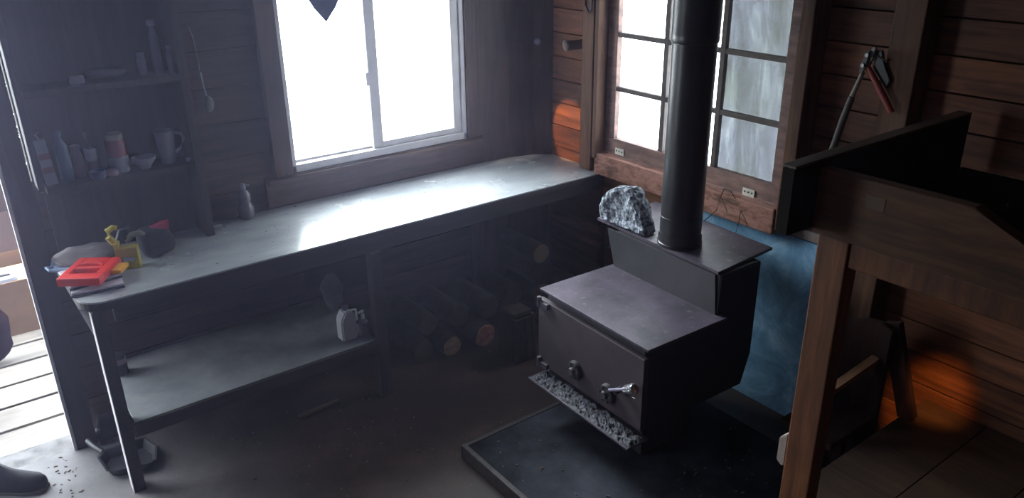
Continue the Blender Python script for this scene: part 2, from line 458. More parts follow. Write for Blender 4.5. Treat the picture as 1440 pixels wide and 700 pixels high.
struct('trim_7', bm, TRIM_Z, label='brown upright window trim right of the paned window', cat='trim')
bm = B(); box(bm, 2.595, 2.698, 1.740, 2.79, .795, .900, .006)
jit(bm, .004, 30)
struct('trim_8', bm, RED_SILL, label='worn sill with flaking red paint under the paned window', cat='trim')
bm = B(); box(bm, 2.64, 2.69, 1.42, 1.679, .80, .84, .004)
struct('trim_9', bm, PALEWOOD, label='short pale wood block beside the bunk corner under the window trim', cat='trim')
bm = B(); box(bm, 2.660, 2.698, 2.20, 2.79, .62, .794, .004)
struct('trim_10', bm, wood('orange_board', (.16, .065, .025), (.33, .15, .065), 'Y', .6), label='orange brown board under the red sill behind the stone', cat='trim')

# door opening post and threshold
bm = B(); box(bm, .172, .249, 3.20, 3.228, 0, 2.05, .003)
struct('trim_11', bm, POSTW, label='dark door post beside the counter end', cat='trim')
bm = B(); box(bm, .160, .1715, 3.200, 3.245, .0, 2.05, .001)
struct('trim_12', bm, plain('pale_edge', (.50, .48, .50), .5), label='thin pale weatherstrip on the edge of the door post', cat='trim')
bm = B(); box(bm, -.80, .170, 3.222, 3.36, -.09, -.012, .003)
struct('trim_13', bm, plain('threshold_grey', (.12, .115, .115), .8, var=.4, bumps=.4), label='worn grey threshold board at the doorway', cat='trim')

# ------------------------------------------------------------------ outdoors
y = 3.362; 
while y < 6.2:
    w = .205
    bm = B(); box(bm, -3, 2.2, y, y+w-.020, -.06, -.02, .003)
    o = obj('deck_plank', bm, DECK); o['kind'] = 'structure'; o['label'] = 'sunlit weathered deck plank outside the doorway'; o['category'] = 'plank'
    y += w
bm = B(); box(bm, -6, 1.2, 3.4, 8.5, -.5, -.4)
struct('ground', bm, LEAF, label='green ground beyond the deck', cat='ground')
# shrub beyond the deck
def shrub(cx, cy, label):
    bm = B()
    for i in range(1600):
        p = Vector((random.gauss(0, .40), random.gauss(0, .25), random.uniform(-.5, 1.15)))
        a = random.random()*6.28; s = .05
        d = Vector((math.cos(a), math.sin(a), random.uniform(-.6, .6)))*s*1.9; e = Vector((-d.y, d.x, random.uniform(-.03, .03)))*.5
        q = Vector((cx, cy, .15))+p
        bm.faces.new([bm.verts.new(q-d), bm.verts.new(q+e), bm.verts.new(q+d), bm.verts.new(q-e)])
    t = thing('shrub', label, 'bush', (cx, cy, -.4))
    obj('foliage', bm, LEAF, t)
    bm = B(); tube(bm, [(cx, cy, -.4), (cx+.02, cy, .1), (cx-.03, cy, .5)], [.04, .03, .015], 8)
    obj('stem', bm, BARK, t)
shrub(.15, 6.3, 'sunlit green shrub beyond the deck past the cardboard box')

# cardboard box on the deck
t = thing('cardboard_box', 'open tan cardboard box of odds and ends on the outside deck', 'box', (.06, 4.73, -.02))
bm = B()
bx0, bx1, by0, by1, bz = -.36, .48, 4.50, 4.98, .275
box(bm, bx0, bx1, by0, by0+.008, -.02, bz); box(bm, bx0, bx1, by1-.008, by1, -.02, bz)
box(bm, bx0, bx0+.008, by0+.0085, by1-.0085, -.02, bz); box(bm, bx1-.008, bx1, by0+.0085, by1-.0085, -.02, bz)
box(bm, bx0+.0085, bx1-.0085, by0+.0085, by1-.0085, -.02, -.012)
obj('carton', bm, TAN, t)
bm = B(); prism(bm, [(4.975, .276), (5.10, .47), (5.105, .467), (4.98, .273)], 'x', bx0, bx1); obj('flap', bm, PINKBOARD, t)
bm = B(); prism(bm, [(5.12, .28), (5.14, .62), (5.147, .62), (5.127, .28)], 'x', -.5, .5)
o = tag(obj('cardboard_sheet', bm, PINKBOARD), 'reddish brown cardboard sheet standing behind the open box outside', 'cardboard')
bm = B(); prism(bm, [(5.10, -.02), (5.12, .28), (5.127, .28), (5.107, -.02)], 'x', -.5, .5)
me = obj('lower_flap', bm, PINKBOARD, o)
bm = B(); box(bm, .10, .42, 4.60, 4.90, .02, .22, .01)
tag(obj('wooden_block', bm, plain('orange_wood', (.62, .38, .20), .7)), 'orange wooden block lying inside the open cardboard box', 'block')
# small light plastic thing lying in the box, on the block
bm = B(); lathe(bm, [(.015, 0), (.05, .006), (.062, .02), (.055, .034), (.02, .042)], .13, 4.65, .2205, 20, 1.1, .8)
o = tag(obj('plastic_scoop', bm, DIM_WHITE, smooth=True), 'pale grey plastic scoop with a dark slot on top of the box contents', 'scoop')
bm = B(); box(bm, .09, .16, 4.64, 4.66, .2625, .268, .002); obj('slot', bm, BLACKP, o)
# maroon bag at the left edge
bm = B(); bmesh.ops.create_icosphere(bm, subdivisions=3, radius=1)
for v in bm.verts: v.co = Vector((-.01+v.co.x*.095, 4.22+v.co.y*.07, .17+v.co.z*.185))
jit(bm, .02, 12)
o = tag(obj('leather_bag', bm, MAROON, smooth=True), 'dark maroon bag standing on the deck before the cardboard box', 'bag')
bm = B(); tube(bm, [(-.06, 4.22, .34), (-.045, 4.22, .42), (.0, 4.22, .44), (.03, 4.22, .40), (.035, 4.22, .33)], .008, 8); obj('bag_handle', bm, MAROON, o)

# ------------------------------------------------------------------ bench counter
CT = .797
t = thing('bench_counter', 'long low counter with glossy grey top, dark legs and lower shelf', 'counter', (1.4, 3.0, 0))
pts = [(2.643, 2.763), (2.643, 3.165), (2.56, 3.23), (2.41, 3.268), (2.2, 3.284), (.255, 3.284), (.25, 3.27)]
arc = [(.262+.085-.085*math.cos(a), 2.763+.085-.085*math.sin(a)) for a in [PI/2*k/8 for k in range(9)]]
pts = pts[:-1] + arc
bm = B(); prism(bm, pts, 'z', CT-.006, CT); obj('countertop', bm, COUNTER, t)
pts2 = pts
bm = B(); prism(bm, pts2, 'z', CT-.034, CT-.0062); obj('counter_edge', bm, BENCH_X, t)
bm = B(); box(bm, .36, 2.64, 2.785, 2.81, .70, .7625, .003); obj('apron', bm, BENCH_X, t)
bm = B(); box(bm, .292, .332, 2.775, 2.835, 0, .7625, .003); o = obj('leg', bm, BENCH_DARK, t)
bm = B(); box(bm, .2885, .2915, 2.777, 2.833, 0, .755, .001); ed = obj('leg_edge', bm, plain('lit_leg_edge', (.62, .58, .60), .6), o); ed['label'] = 'outer leg edge painted pale as lit from the doorway'  # daylight on the leg's outer face built in as a pale strip
bm = B(); prism(bm, [(.2885, .7625), (.262, .7625), (.2885, .65)], 'y', 2.84, 2.855); obj('bracket', bm, plain('bracket_white', (.60, .57, .58), .6), t)
bm = B(); box(bm, 1.335, 1.385, 2.765, 2.815, 0, .699, .003); obj('leg', bm, BENCH_DARK, t)
bm = B(); box(bm, .345, 1.334, 2.775, 3.282, .285, .295, .002); sh = obj('lower_shelf', bm, SHELFTOP, t)
bm = B(); box(bm, .333, 1.334, 2.752, 2.774, .245, .297, .003); obj('shelf_rail', bm, BENCH_X, sh)

# ---- things on the counter
def book(x0, x1, y0, y1, z, th, rz, m, edge, label, name='magazine', cat='magazine'):
    cx, cy = (x0+x1)/2, (y0+y1)/2
    t = thing(name, label, cat, (cx, cy, z), rz)
    R_ = Matrix.Translation((cx, cy, z)) @ Matrix.Rotation(rz, 4, 'Z')
    hx, hy = (x1-x0)/2, (y1-y0)/2
    bm = B(); box(bm, -hx, hx, -hy, hy, 0, th*.45, .001, None); bm.transform(R_); obj('cover', bm, edge, t)
    bm = B(); box(bm, -hx+.003, hx-.001, -hy+.004, hy-.002, th*.46, th, .002, None); bm.transform(R_); obj('pages', bm, m, t)
    return t
book(.262, .43, 2.845, 3.03, CT+.0005, .016, -.12, PAPER, BOOKEDGE, 'pale magazine with a dark cover underneath, lowest at the counter corner')
book(.250, .42, 2.885, 3.06, CT+.0172, .014, .06, PAPER, BOOKEDGE, 'pale booklet directly beneath the red plastic tool')
# red plastic tool with a handle opening
t = thing('red_plastic_tool', 'bright red flat plastic tool with oval grip opening on the booklets', 'tool', (.33, 2.98, CT+.032), -.15)
T0 = Matrix.Translation((.338, 2.945, CT+.0330)) @ Matrix.Rotation(-.60, 4, 'Z') @ Matrix.Diagonal((.92, .84, 1, 1))
bm = B()
L, W_, hh = .078, .115, .030
outer = [(-L, -W_), (L, -W_), (L*.98, W_*.75), (L*.75, W_), (-L*.55, W_), (-L*.75, W_*.8)]
# slab pieces around two openings
def sl(x0, x1, y0, y1, z0=0, z1=hh, b_=.004): box(bm, x0, x1, y0, y1, z0, z1, b_)
sl(-.078, .078, -.115, -.062); sl(-.078, -.052, -.0615, .105); sl(.045, .078, -.0615, .105)
sl(-.0515, .0445, -.012, .012, .012); sl(-.0515, .0445, .062, .105); sl(-.0515, .0445, -.0615, .0615, 0, .008, .001)
bm.transform(T0); obj('body', bm, REDP, t)
bm = B()
tube(bm, [(-.045, .032, .022), (-.02, .040, .028), (.015, .040, .028), (.04, .032, .022)], .010, 10); bm.transform(T0); obj('grip', bm, REDP, t, True)
bm = B(); box(bm, -.046, .040, -.058, -.016, .0085, .013, .002); bm.transform(T0); obj('inlay', bm, plain('dark_red', (.30, .02, .02), .5), t)
bm = B(); box(bm, .0785, .118, -.01, .075, .002, .018, .005); bm.transform(T0); o = obj('yellow_tab', bm, ORANGE, t)
# yellow frame-shaped tool
t = thing('yellow_clamp', 'dull yellow plastic clamp with curled black cord beside the booklets', 'clamp', (.465, 2.985, CT), 0)
T1 = Matrix.Translation((.478, 3.010, CT+.0005)) @ Matrix.Rotation(-.35, 4, 'Z')
bm = B()
for a in ((-.038, .038, 0, .018), (-.038, -.020, .0185, .046), (.022, .038, .0185, .046), (-.038, .038, .0465, .085), (-.038, -.022, .0855, .105)):
    box(bm, a[0], a[1], -.022, .022, a[2], a[3], .004)
bm.transform(T1); obj('body', bm, YEL, t)
bm = B()
tube(bm, [(-.036, 0, .100), (-.052, 0, .125), (-.050, .0, .150), (-.030, .0, .162), (-.018, 0, .158)], [.012, .013, .012, .010, .008], 10); bm.transform(T1); obj('hook', bm, YEL, t, True)
bm = B()
tube(bm, [(.0, .03, .09), (.02, .03, .115), (.05, .03, .12), (.065, .03, .11)], [.010, .012, .010, .006], 10)
bm.transform(T1); obj('lever', bm, plain('olive_grey', (.16, .15, .10), .5), t, True)
bm = B(); tube(bm, [(-.03, .02, .10), (-.015, .03, .135), (.01, .035, .14), (.015, .035, .11), (-.005, .03, .1)], .009, 8); bm.transform(T1); obj('cord', bm, BLACKP, t, True)
# black bag with a pink corner
def blob(c, r, sub=3, amt=.02, sc=9, sq=.5):
    bm = B(); bmesh.ops.create_icosphere(bm, subdivisions=sub, radius=1)
    for v in bm.verts:
        p = v.co
        q = Vector([math.copysign(abs(k)**sq, k) for k in p]); 
        v.co = Vector((c[0]+q.x*r[0], c[1]+q.y*r[1], c[2]+q.z*r[2]))
    jit(bm, amt, sc); 
    return bm
t = thing('cloth_bag', 'small black cloth bag with a pink flap at the counter back', 'bag', (.60, 3.06, CT))
obj('body', blob((.592, 3.07, CT+.062), (.066, .058, .060), 4, .014, 14, .7), BAGM, t, True)
bm = B(); prism(bm, [(.590, .905), (.642, .895), (.648, .932), (.62, .930), (.575, .918)], 'y', 3.045, 3.065, .002); obj('flap', bm, PINK, t)
# crumpled grey package
t = thing('wrapped_parcel', 'flat crumpled grey paper parcel with blue plastic edge, at counter back left', 'parcel', (.36, 3.17, CT))
obj('parcel_body', blob((.365, 3.185, CT+.024), (.112, .085, .018), 4, .010, 16, .7), PAPER_GREY, t, True)
bm = B(); tube(bm, [(.252, 3.20, CT+.013), (.245, 3.165, CT+.010), (.262, 3.115, CT+.011), (.31, 3.085, CT+.012), (.39, 3.085, CT+.013), (.45, 3.10, CT+.014)], [.008, .010, .010, .009, .007, .004], 8)
obj('plastic_edge', bm, CLEARB, t, True)
bm = B(); tube(bm, [(.262, 3.10, CT+.012), (.228, 3.11, CT+.020), (.222, 3.14, CT+.022), (.250, 3.15, CT+.015)], .006, 8); obj('loop', bm, CLEARB, t, True)
# small bottle by the wall
t = thing('small_bottle', 'small milky two-bulbed bottle on the counter left of the window', 'bottle', (1.005, 3.245, CT))
bm = B(); lathe(bm, [(.026, 0), (.033, .01), (.033, .05), (.022, .072), (.026, .085), (.026, .108), (.014, .125), (.009, .13)], 1.005, 3.245, CT+.0005, 24)
obj('body', bm, GLASSB, t, True)
bm = B(); lathe(bm, [(.011, 0), (.012, .012), (.008, .024)], 1.005, 3.245, CT+.131, 16); tube(bm, [(1.005, 3.245, CT+.150), (1.03, 3.235, CT+.145)], .004, 8); obj('cap', bm, DIM_WHITE, t, True)

# ------------------------------------------------------------------ cabinet of shelves at left
t = thing('open_cabinet', 'dark open wall cabinet with two cluttered shelves left of the window', 'cabinet', (.54, 3.22, CT+.001))
CY0, CY1 = 3.135, 3.278
bm = B(); box(bm, .800, .832, CY0, CY1, CT+.001, 2.25, .003); obj('side_panel', bm, CAB, t)
bm = B(); box(bm, .265, .285, CY0+.06, CY1, 1.09, 2.25, .003); obj('side_panel', bm, CAB, t)
for z, n_ in ((1.108, 'shelf'), (1.452, 'shelf')):
    bm = B(); box(bm, .286, .799, CY0+.004, CY1-.0085, z-.025, z, .002); obj(n_, bm, CAB, t)
bm = B(); box(bm, .286, .799, CY0, CY1-.0085, 2.2, 2.24, .002); obj('top', bm, CAB, t)
bm = B(); box(bm, .286, .799, CY1-.008, CY1, CT+.001, 2.24); obj('back_panel', bm, CAB, t)

S1, S2 = 1.1085, 1.4525
def simple(name, bm, m, label, cat, smooth=True, group=None): return tag(obj(name, bm, m, smooth=smooth), label, cat, group)
# lower shelf, left to right
t = thing('tall_carton', 'tall narrow white carton with red bands, leftmost on the lower cabinet shelf', 'carton', (.31, 3.18, S1))
T2 = Matrix.Translation((.312, 3.18, S1+.003)) @ Matrix.Rotation(-.06, 4, 'Y')
bm = B(); box(bm, -.018, .018, -.014, .014, 0, .165, .003); bm.transform(T2); obj('carton_body', bm, DIM_WHITE, t)
for z in (.045, .095):
    bm = B(); box(bm, -.0185, .0185, -.0146, -.0141, z, z+.022); bm.transform(T2); obj('printed_band', bm, plain('faded_red', (.13, .07, .09), .5), t)
bm = B(); tube(bm, [(0, 0, .166), (-.006, 0, .185), (.006, 0, .193)], .004, 8); bm.transform(T2); obj('spout', bm, DIM_WHITE, t)
def bottle(name, x, y_, z, r, h, m, label, cat='bottle', neck=.4, cap=None, cname='cap'):
    t = thing(name, label, cat, (x, y_, z))
    bm = B(); lathe(bm, [(r*.9, 0), (r, .006), (r, h*.68), (r*neck, h*.82), (r*neck, h*.9)], x, y_, z, 20); obj('body', bm, m, t, True)
    bm = B(); lathe(bm, [(r*neck*1.25, 0), (r*neck*1.25, h*.09), (r*neck, h*.1)], x, y_, z+h*.901, 16); obj(cname, bm, cap or m, t, True)
    return t
bottle('tall_bottle', .366, 3.20, S1, .022, .185, BLUEP, 'tall dark blue bottle behind the white carton in the cabinet', cap=BLUEP)
bottle('squat_bottle', .412, 3.22, S1, .020, .12, PURPLE, 'squat dark purple bottle between blue bottle and white spoon', neck=.7)
t = thing('spoon_rest', 'small white cup holding an upright pale spoon on lower cabinet shelf', 'cup', (.458, 3.21, S1))
bm = B(); lathe(bm, [(.014, 0), (.021, .006), (.023, .05), (.019, .05), (.018, .01)], .458, 3.21, S1+.055, 20); obj('cup', bm, DIM_WHITE, t, True)
bm = B(); lathe(bm, [(.02, 0), (.02, .0545)], .458, 3.21, S1, 16); obj('stand', bm, PURPLE, t, True)
bm = B(); tube(bm, [(.458, 3.21, S1+.066), (.454, 3.21, S1+.13), (.452, 3.208, S1+.165)], [.004, .004, .008], 8); obj('spoon', bm, GREYH, t, True)
t = thing('storage_jar', 'round jar with red upper, white label and beige lid on lower cabinet shelf', 'jar', (.545, 3.20, S1))
bm = B(); lathe(bm, [(.032, 0), (.036, .006), (.036, .062)], .545, 3.20, S1, 24); obj('label_band', bm, DIM_WHITE, t, True)
bm = B(); lathe(bm, [(.033, 0), (.034, .05), (.028, .062)], .545, 3.20, S1+.0625, 24); obj('body', bm, LABEL_RED, t, True)
bm = B(); lathe(bm, [(.031, 0), (.031, .02), (.024, .026)], .545, 3.20, S1+.125, 24); obj('lid', bm, BEIGE, t, True)
bm = B(); lathe(bm, [(.022, 0), (.027, .006), (.028, .03), (.024, .03), (.022, .008)], .462, 3.160, S1, 24); simple('blue_tub', bm, BLUEP, 'small open blue tub at the front of the lower cabinet shelf', 'tub')
bm = B(); lathe(bm, [(.018, 0), (.024, .008), (.023, .020), (.016, .026)], .508, 3.157, S1, 24); simple('lidded_pot', bm, LABEL_PINK, 'small pale pink lidded pot in front of the red jar', 'pot')
bm = B(); lathe(bm, [(.020, 0), (.022, .008), (.042, .034), (.045, .044), (.042, .044), (.020, .012)], .632, 3.19, S1, 28); simple('white_bowl', bm, DIM_WHITE, 'white footed bowl between red jar and white jug', 'bowl')
t = thing('white_jug', 'white jug with a side spout on the right of lower shelf', 'jug', (.725, 3.20, S1))
bm = B(); lathe(bm, [(.024, 0), (.028, .02), (.034, .09), (.040, .128), (.036, .128), (.028, .02)], .722, 3.20, S1, 28); obj('body', bm, DIM_WHITE, t, True)
bm = B(); tube(bm, [(.754, 3.19, S1+.118), (.778, 3.18, S1+.112), (.785, 3.18, S1+.09), (.770, 3.185, S1+.055), (.750, 3.19, S1+.04)], .006, 8); obj('handle', bm, DIM_WHITE, t, True)
bm = B(); lathe(bm, [(.009, 0), (.010, .01), (.006, .014)], .788, 3.17, S1, 14); simple('film_canister', bm, DIM_WHITE, 'tiny white round pot at the right end of lower cabinet shelf', 'pot')
# upper shelf
bm = B(); box(bm, .44, .487, 3.17, 3.20, S2, S2+.028, .003); simple('small_carton', bm, DIM_WHITE, 'small white box on the left of the upper cabinet shelf', 'box', False)
obj_ = blob((.56, 3.195, S2+.024), (.070, .032, .017), 3, .008, 20, .8)
tag(obj('folded_cloth', obj_, plain('slate_cloth', (.06, .065, .085), .8), smooth=True), 'crumpled slate grey cloth in the middle of the upper cabinet shelf', 'cloth')
bottle('glass_jar', .692, 3.21, S2, .018, .085, plain('dim_glass', (.12, .13, .16), .2), 'short greyish glass jar left of the tall capped bottle', 'jar', neck=.8)
bottle('tall_bottle', .745, 3.19, S2, .020, .195, plain('smoke_glass', (.10, .11, .14), .2), 'tall dim bottle with big white cap on upper cabinet shelf', cap=DIM_WHITE, neck=.62)
bottle('small_bottle', .783, 3.165, S2, .012, .10, plain('smoke_glass_pale', (.16, .17, .20), .2), 'thin small bottle with white cap at upper cabinet shelf end', cap=DIM_WHITE, neck=.6)

# on the wall between cabinet and window
bm = B(); tube(bm, [(.905, 3.300, 1.60), (.915, 3.295, 1.56), (.918, 3.295, 1.50), (.922, 3.297, 1.46), (.921, 3.300, 1.43)], .0022, 6)
simple('hanging_wire', bm, GLASSB, 'thin pale wire hanging on the dark wall right of cabinet', 'wire')
t = thing('hanging_ladle', 'dull metal ladle hanging on the wall between cabinet and window', 'ladle', (.93, YA, 1.40))
bm = B(); tube(bm, [(.925, 3.303, 1.42), (.927, 3.298, 1.36), (.93, 3.29, 1.325)], .003, 8); obj('handle', bm, DIM_WHITE, t, True)
bm = B(); lathe(bm, [(.006, 0), (.018, .012), (.022, .035), (.016, .055), (.004, .065)], .932, 3.287, 1.262, 20, 1, .5); obj('bowl', bm, plain('dull_tin', (.09, .09, .10), .5), t, True)
# heart hanging in the window
bm = B()
h = [(0, -.105), (.045, -.05), (.075, .0), (.082, .04), (.065, .075), (.035, .08), (.0, .055), (-.035, .08), (-.065, .075), (-.082, .04), (-.075, 0), (-.045, -.05)]
prism(bm, [(1.437+a*1.0, 1.687+b_) for a, b_ in h], 'y', 3.195, 3.210, .003)
o = tag(obj('hanging_heart', bm, HEARTM, smooth=True), 'dark blue heart ornament hanging by its string before left window pane', 'ornament')
bm = B(); tube(bm, [(1.437, 3.202, 1.745), (1.437, 3.202, 2.619)], .002, 6); obj('string', bm, HEARTM, o)
# round knob on corner board, peg on trim, cable loop
bm = B(); tube(bm, [(2.575, 3.226, 1.392), (2.567, 3.206, 1.391), (2.562, 3.196, 1.390)], [.007, .017, .014], 16); simple('round_knob', bm, DIM_WHITE, 'small round white knob on the dark corner boards', 'knob')
t = thing('coat_peg', 'round wooden coat peg sticking out left of the paned window', 'peg', (2.649, 2.93, 1.40))
bm = B(); tube(bm, [(2.649, 2.918, 1.408), (2.60, 2.932, 1.404), (2.545, 2.950, 1.402)], .023, 16); obj('shank', bm, TRIM_A, t, True)
bm = B(); tube(bm, [(2.5445, 2.950, 1.402), (2.535, 2.953, 1.401), (2.530, 2.955, 1.400)], [.026, .027, .022], 18); obj('head', bm, plain('peg_grey', (.13, .10, .09), .6), t, True)
bm = B(); tube(bm, [(2.584, 2.87, 1.90), (2.583, 2.868, 1.64), (2.583, 2.866, 1.59), (2.580, 2.84, 1.56), (2.580, 2.822, 1.575), (2.583, 2.82, 1.65), (2.584, 2.82, 1.9)], .004, 8)
simple('looped_cable', bm, BLACKP, 'black cable looping down over the trim above the peg', 'cable')

# ------------------------------------------------------------------ wood stove
SR = math.radians(-1.6)
hp = thing('hearth_pad', 'dark slate hearth slab under the wood stove, dusted with ash', 'hearth', (1.9, 1.7, 0))
bm = B(); box(bm, 1.40, 2.38, 1.25, 2.18, .001, .058, .005); obj('slab', bm, HEARTH, hp)
bm = B(); box(bm, 1.378, 1.3995, 1.25, 2.20, .001, .062, .003); box(bm, 1.378, 2.38, 2.1805, 2.20, .001, .060, .003); obj('wooden_edging', bm, BENCH_X, hp)
HZ = .0585
st = thing('wood_stove', 'black stepped iron wood stove with rock on top, on hearth', 'stove', (2.05, 1.92, HZ))
MS = Matrix.Translation((1.80, 1.92, 0)) @ Matrix.Rotation(SR, 4, 'Z')
def sp(name, bm, m, parent=st, smooth=False):
    bm.transform(MS); return obj(name, bm, m, parent, smooth)
# local frame: x depth from door face, y across (-.28 .. .29)
bm = B(); prism(bm, [(.012, .245), (.56, .245), (.60, .38), (.60, .7745), (.375, .7745), (.375, .6045), (.012, .6045)], 'y', -.272, .285, .004)
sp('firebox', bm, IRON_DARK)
bm = B()   # upper front face trapezoid
vs = [bm.verts.new(p) for p in ((.366, -.268, .616), (.366, .285, .616), (.366, .335, .772), (.366, -.250, .772))]
vs2 = [bm.verts.new((v.co.x+.008, v.co.y, v.co.z)) for v in vs]
bm.faces.new(vs[::-1]); bm.faces.new(vs2)
for i in range(4): bm.faces.new((vs[i], vs[(i+1) % 4], vs2[(i+1) % 4], vs2[i]))
bmesh.ops.recalc_face_normals(bm, faces=bm.faces[:])
sp('upper_front_plate', bm, IRON)
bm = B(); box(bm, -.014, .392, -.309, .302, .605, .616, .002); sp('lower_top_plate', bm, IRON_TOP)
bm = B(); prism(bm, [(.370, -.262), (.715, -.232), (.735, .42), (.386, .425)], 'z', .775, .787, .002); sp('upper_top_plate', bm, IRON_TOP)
bm = B(); box(bm, -.012, .011, -.292, .312, .272, .568, .003); dr = sp('door', bm, DOORPL)
bm = B(); box(bm, .0115, .02, -.27, .28, .262, .60, .002); sp('door_frame', bm, IRON)
for z in (.560, .285):
    bm = B(); box(bm, -.026, -.0125, .240, .305, z-.018, z+.006, .003); tube(bm, [(-.022, .295, z-.02), (-.022, .295, z+.022)], .010, 12)
    h_ = sp('hinge', bm, IRON_TOP, dr)
def damper(yc, z):
    bm = B(); tube(bm, [(-.013, yc, z), (-.030, yc, z)], [.040, .036], 28); d = sp('draft_knob', bm, IRON, dr, True)
    bm = B(); tube(bm, [(-.0305, yc, z), (-.044, yc, z)], [.018, .014], 20)
    for k in range(6):
        a = k*PI/3; tube(bm, [(-.031, yc+.028*math.cos(a), z+.028*math.sin(a)), (-.036, yc+.028*math.cos(a), z+.028*math.sin(a))], .005, 8)
    sp('knob_boss', bm, RUST, d, True)
damper(.070, .352); damper(-.120, .345)
bm = B(); tube(bm, [(-.013, -.190, .402), (-.05, -.190, .402)], .012, 14); hb = sp('handle_pivot', bm, IRON, dr, True)
a, b_ = Vector((-.046, -.160, .392)), Vector((-.062, -.262, .455))
bm = B(); tube(bm, [a, b_], .0065, 12); sp('handle_rod', bm, ROD, dr, True)
d = (b_-a).normalized(); s1 = d.cross(Vector((0, 0, 1))).normalized(); s2 = d.cross(s1)
bm = B(); tube(bm, [b_-d*.002+d*(.048*k/150)+(s1*math.cos(k*.85)+s2*math.sin(k*.85))*(.0135+.004*k/150) for k in range(151)], .0032, 6); sp('spring_coil', bm, CHROME, dr, True)
bm = B(); tube(bm, [b_+d*.030, b_+d*.046, b_+d*.056, b_+d*.06], [.012, .019, .017, .008], 18); sp('handle_end', bm, CHROME, dr, True)
bm = B(); tube(bm, [b_+d*.02-s2*.0, b_+Vector((0, -.03, -.016)), b_+Vector((0, -.045, -.014))], .0018, 6); sp('wire_end', bm, CHROME, dr)
bm = B(); box(bm, -.085, .02, -.305, .285, .228, .237, .002); sh_ = sp('ash_shelf', bm, IRON_TOP)
# loose ash lying on the shelf belongs to it
bm = B(); 
nx, ny = 14, 70
g = [[bm.verts.new((-.080+.085*i/nx, -.30+.57*j/ny, .2375+max(0, .016*noise.noise(Vector((i*.42, j*.33, 2)))+.010*noise.noise(Vector((i*1.7, j*1.4, 5)))+.003)*(0 if i in (0, nx) or j in (0, ny) else 1))) for j in range(ny+1)] for i in range(nx+1)]
for i in range(nx):
    for j in range(ny): bm.faces.new((g[i][j], g[i+1][j], g[i+1][j+1], g[i][j+1]))
o = sp('ash_heap', bm, ASH, sh_); o['kind'] = 'stuff'
bm = B(); box(bm, .10, .36, -.195, .17, HZ, .2445, .004); sp('pedestal', bm, IRON_DARK)

# stovepipe
t = thing('stovepipe', 'black round stovepipe rising from the stove past the window', 'pipe', (2.262, 1.925, .7875))
px, py = 2.262, 1.925
bm = B(); lathe(bm, [(.0875, 0), (.0875, .010), (.0850, .013), (.0845, .05)], px, py, .7875, 40); obj('collar', bm, PIPE, t, True)
bm = B(); lathe(bm, [(.081, 0), (.081, .722)], px, py, .838, 40); obj('lower_pipe', bm, PIPE, t, True)
bm = B(); lathe(bm, [(.082, 0), (.085, .006), (.086, .02), (.0845, .026), (.086, .032), (.086, 1.058)], px, py, 1.5605, 40); obj('upper_pipe', bm, PIPE, t, True)
bm = B(); tube(bm, [(px+math.cos(k*.12)*.0815, py+math.sin(k*.12)*.0815, .905) for k in range(53)], .0015, 6); obj('seam_ring', bm, PIPE, t)

# granite rock
outl = [(2.321, .804), (2.320, .845), (2.310, .885), (2.285, .915), (2.255, .933), (2.22, .955), (2.18, .966), (2.150, .966), (2.128, .948), (2.108, .925), (2.085, .89), (2.066, .855), (2.052, .815), (2.044, .790), (2.07, .7885), (2.15, .7885), (2.25, .7885), (2.30, .790)]
bm = B()
cy, cz = 2.18, .86
def rk(x, s, k=0): return [bm.verts.new((x, cy+(p[0]-cy)*s, max(.789, cz+(p[1]-cz)*s))) for p in outl]
lay = [rk(2.196, .55), rk(2.188, .82), rk(2.194, .97), rk(2.215, 1.0), rk(2.245, .98), rk(2.268, .86), rk(2.275, .5)]
n = len(outl)
for r0, r1 in zip(lay, lay[1:]):
    for k in range(n): bm.faces.new((r0[k], r0[(k+1) % n], r1[(k+1) % n], r1[k]))
bm.faces.new(lay[0][::-1]); bm.faces.new(lay[-1])
bmesh.ops.recalc_face_normals(bm, faces=bm.faces[:])
bmesh.ops.triangulate(bm, faces=bm.faces[:])
bmesh.ops.subdivide_edges(bm, edges=bm.edges[:], cuts=3, use_grid_fill=True)
for v in bm.verts:
    d_ = noise.fractal(v.co*28, 1.0, 2.0, 3)*.009
    if v.co.z > .795: v.co += Vector((d_, noise.noise(v.co*35)*.006, noise.noise(v.co*35+Vector((5, 5, 5)))*.006))
o = simple('granite_rock', bm, GRANITE, 'rough grey half-round granite rock standing on stove top beside pipe', 'rock', False)

# blue heat board and twigs behind the stove
bm = B(); prism(bm, [(2.632, .05), (2.645, .05), (2.662, .793), (2.650, .793)], 'x', 0, 1)
bm.free(); bm = B()
prism(bm, [(2.625, .001), (2.640, .001), (2.662, .793), (2.647, .793)], 'y', 1.39, 2.19)
simple('heat_board', bm, BLUE, 'pale blue mottled board leaning on the wall behind the stove', 'board', False)
bm = B(); prism(bm, [(2.645, .800), (2.651, .780), (2.646, .779), (2.640, .800)], 'y', 1.56, 2.15); bm.free()
for pts_, lab in (([(2.52, 2.02, .788), (2.55, 1.985, .84), (2.56, 1.978, .90), (2.565, 1.968, .935), (2.56, 1.93, .935), (2.555, 1.90, .912)], 'bent dark twig rising behind the stove top beside the pipe'),
                  ([(2.53, 1.865, .77), (2.55, 1.868, .82), (2.56, 1.872, .868), (2.565, 1.85, .875)], 'shorter dark twig behind the stove top, right of bent one')):
    pts_ = [(x, y_, z) for x, y_, z in pts_]
    t = thing('dry_twig', lab, 'twig', pts_[0])
    bm = B(); tube(bm, pts_, .0018, 6); obj('stem', bm, TWIG, t)
    m_ = Vector(pts_[2]); bm = B(); tube(bm, [m_, m_+Vector((0, -.025, -.03)), m_+Vector((0, -.04, -.06))], .0014, 6); obj('side_shoot', bm, TWIG, t)

